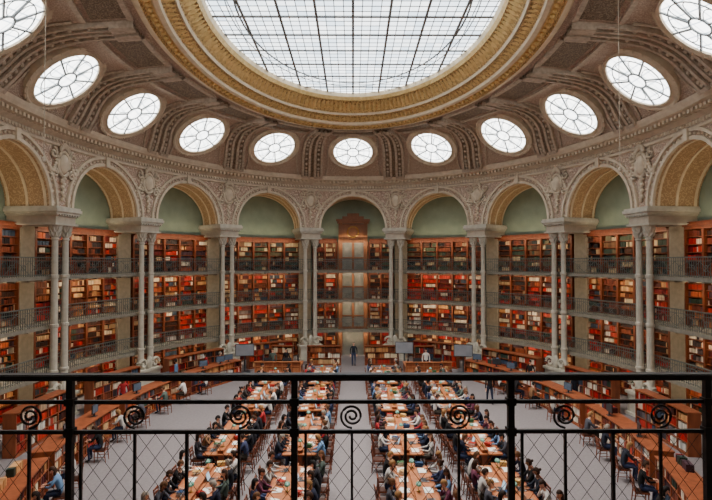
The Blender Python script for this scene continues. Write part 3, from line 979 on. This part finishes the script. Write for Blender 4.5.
stand = [person('standing_visitor', J_stand(0.0), (0, 0.035, 1.67), 0.1, 0, 'short'),
         person('standing_visitor', J_stand(0.16), (0, 0.035, 1.66), 0.1, 0.2, 'long')]

def table_group(tx, cy, me, n, sp, nl):
    link('reading_table', me, loc=(tx, cy, 0))
    for q in range(nl):
        link('table_lamp', lmesh, loc=(tx, cy + (q - (nl - 1) / 2) * 1.9, 0.88))
    for q in range(n):
        y = cy + (q - (n - 1) / 2) * sp
        for s_ in (-1, 1):
            rz = (pi / 2 if s_ > 0 else -pi / 2)
            if R.random() < 0.06:
                link('wooden_chair', chm, loc=(tx + s_ * 1.02, y, 0), rz=rz + R.uniform(-.3, .3))
                if R.random() < 0.5: link('paper_sheets', pap, loc=(tx + s_ * 0.36, y, 0.757), rz=rz)
                continue
            yy = y + R.uniform(-0.06, 0.06)
            link('wooden_chair', chm, loc=(tx + s_ * 0.92, yy, 0), rz=rz)
            link('seated_reader', R.choice(seated), loc=(tx + s_ * 0.90, yy, 0), rz=rz + R.uniform(-0.08, 0.08))
            it = R.choice([lap, obk, pap, obk, pap, lap])
            link(it.name, it, loc=(tx + s_ * 0.34, yy, 0.757), rz=rz)
            if R.random() < 0.4:
                link('book_pile', pil, loc=(tx + s_ * 0.3, yy + 0.42, 0.757), rz=rz + R.uniform(-.5, .5))
for tx in (-4.8, -1.95, 1.95, 4.8):
    for cy in (-7.3, -1.4, 4.5):
        table_group(tx, cy, tmesh, 6, 0.8, 3)
    if abs(tx) < 4: table_group(tx, 10.2, tmesh, 5, 0.93, 2)
    else: table_group(tx, 9.4, tmesh3, 3, 1.0, 2)
def ring_pos(a, b, tdeg, o):
    t = rad(tdeg); return ((b + o) * sin(t), (a + o) * cos(t))
for tdeg in (60, 66, 72, 80, 92, 98, 105, 112, 119, 240, 247, 252, 262, 270, 277, 285, 292, 300):
    x, y = ring_pos(17.4, 10.6, tdeg, -0.75)
    a = math.atan2(y / 17.4 ** 2, x / 10.6 ** 2) - pi / 2
    link('wooden_chair', chm, loc=(x, y, 0), rz=a)
    link('seated_reader', R.choice(seated[:2]), loc=(x, y, 0), rz=a)
for tdeg in (48, 55, 60, 70, 79, 92, 101, 259, 268, 281, 290, 303, 309, 312):
    x, y = ring_pos(17.4, 10.6, tdeg, 0.2)
    a = math.atan2(y, x) - pi / 2 + (0 if R.random() < .5 else pi)
    link('computer_monitor', mon, loc=(x, y, 1.252), rz=a)
for (x, y, a, v) in ((0.05, 17.0, pi, 0), (-9.6, 12.2, 2.2, 1), (-8.8, 12.6, -1, 0), (-10.8, 9.9, 1.6, 0), (-4.6, 14.2, 2.6, 1), (-5.5, 14.0, pi, 0), (5.0, 13.9, pi, 0), (9.4, 12.0, -2.0, 1), (10.7, 9.4, 2.5, 0), (11.8, 5.5, 0.3, 1), (-11.8, 4.6, 0.4, 1), (7.4, 6.0, 0.1, 1)):
    link('standing_visitor', stand[v], loc=(x, y, 0), rz=a)

# ------------------------------------------------------------ foreground railing
mb = MB()
RY = CAMY + 2.66
S = 205.6
def X(px): return (px - 353) / S
def Z(py): return EYE - (py - 262) / S
xl, xr = -3.05, 3.05
mb.box(xl, xr, RY - 0.028, RY + 0.028, Z(379), Z(373), 0)
mb.box(xl, xr, RY - 0.036, RY + 0.036, Z(376), Z(374), 0)
mb.box(xl, xr, RY - 0.009, RY + 0.009, Z(402.5), Z(399), 0)
mb.box(xl, xr, RY - 0.009, RY + 0.009, Z(432), Z(428.5), 0)
mb.box(xl, xr, RY - 0.012, RY + 0.012, 6.16, 6.19, 0)
main = [-142, 73, 295, 510, 706, 920]
for px in main:
    mb.box(X(px) - 0.015, X(px) + 0.015, RY - 0.015, RY + 0.015, 6.1, Z(379), 0)
    mb.box(X(px) - 0.022, X(px) + 0.022, RY - 0.022, RY + 0.022, Z(404), Z(397), 0)
    mb.box(X(px) - 0.022, X(px) + 0.022, RY - 0.022, RY + 0.022, Z(434), Z(426), 0)
def scroll(px, py, r0, sg):
    pts = []
    for i in range(40):
        a = sg * (i / 39 * 4.6 * pi) - pi / 2
        r = r0 * (1 - i / 46)
        pts.append((X(px) + r * cos(a), RY, Z(py) + r * sin(a)))
    mb.tube(pts, 0.006, 5, 0)
scr = [-70, 33, 137, 240, 352, 458, 564, 659, 760, 862]
for i, px in enumerate(scr):
    scroll(px, 415, 0.058, 1 if i % 2 else -1)
    mb.box(X(px) - 0.006, X(px) + 0.006, RY - 0.007, RY + 0.007, 6.16, Z(430), 0)
for i in range(len(scr) - 1):
    xm = (scr[i] + scr[i + 1]) / 2
    for e in (0,) if i % 2 == 0 else (-9, 9):
        if min(abs(xm - m_) for m_ in main) > 20:
            mb.box(X(xm + e) - 0.007, X(xm + e) + 0.007, RY - 0.009, RY + 0.009, 6.16, Z(430), 0)
for m_ in main:
    mb.box(X(m_ + 11) - 0.006, X(m_ + 11) + 0.006, RY - 0.007, RY + 0.007, 6.16, Z(430), 0)
step = 0.085
x = xl - 0.8
zt, zb_ = Z(430), 6.18
hh = zt - zb_
while x < xr:
    for sg in (1, -1):
        xa, xb = (x, x + hh * 0.75) if sg > 0 else (x + hh * 0.75, x)
        if min(xa, xb) > xl and max(xa, xb) < xr:
            mb.tube([(xa, RY + 0.003 * sg, zb_), (xb, RY + 0.003 * sg, zt)], 0.0013, 4, 0)
    x += step
mb.obj('balcony_railing', [M_black])

for (x, y) in ((-8.6, -8.5), (8.2, -7.0)):
    cb_ = MB(); cb_.tube([(x, y, 16.5), (x, y, 10.6)], 0.010, 5); cb_.lathe([(0.0, 10.45), (0.05, 10.5), (0.05, 10.6), (0, 10.64)], x, y, 8)
    cb_.obj('hanging_cable', [M_stone2])

# ------------------------------------------------------------ daylight, world, camera
sd = bpy.data.lights.new('daylight', 'SUN'); sd.energy = 34; sd.angle = 1.4; sd.color = (1.0, 0.92, 0.82)
so = bpy.data.objects.new('daylight', sd); bpy.context.scene.collection.objects.link(so)
so.location = (0, 0, 40); so.rotation_euler = (0.0, 0.0, 0)
w = bpy.data.worlds.new('World'); bpy.context.scene.world = w; w.use_nodes = True
bgn = w.node_tree.nodes['Background']; bgn.inputs[0].default_value = (0.88, 0.92, 1.0, 1); bgn.inputs[1].default_value = 0.8
cam = bpy.data.cameras.new('camera'); co = bpy.data.objects.new('camera', cam)
bpy.context.scene.collection.objects.link(co)
cam.sensor_width = 36; cam.lens = 547 / 712 * 36; cam.clip_start = 0.05; cam.clip_end = 200
pitch = math.atan(12 / 547); yaw = math.atan(3 / 547)
co.location = (0, CAMY, EYE); co.rotation_euler = (pi / 2 + pitch, 0, -yaw)
bpy.context.scene.camera = co
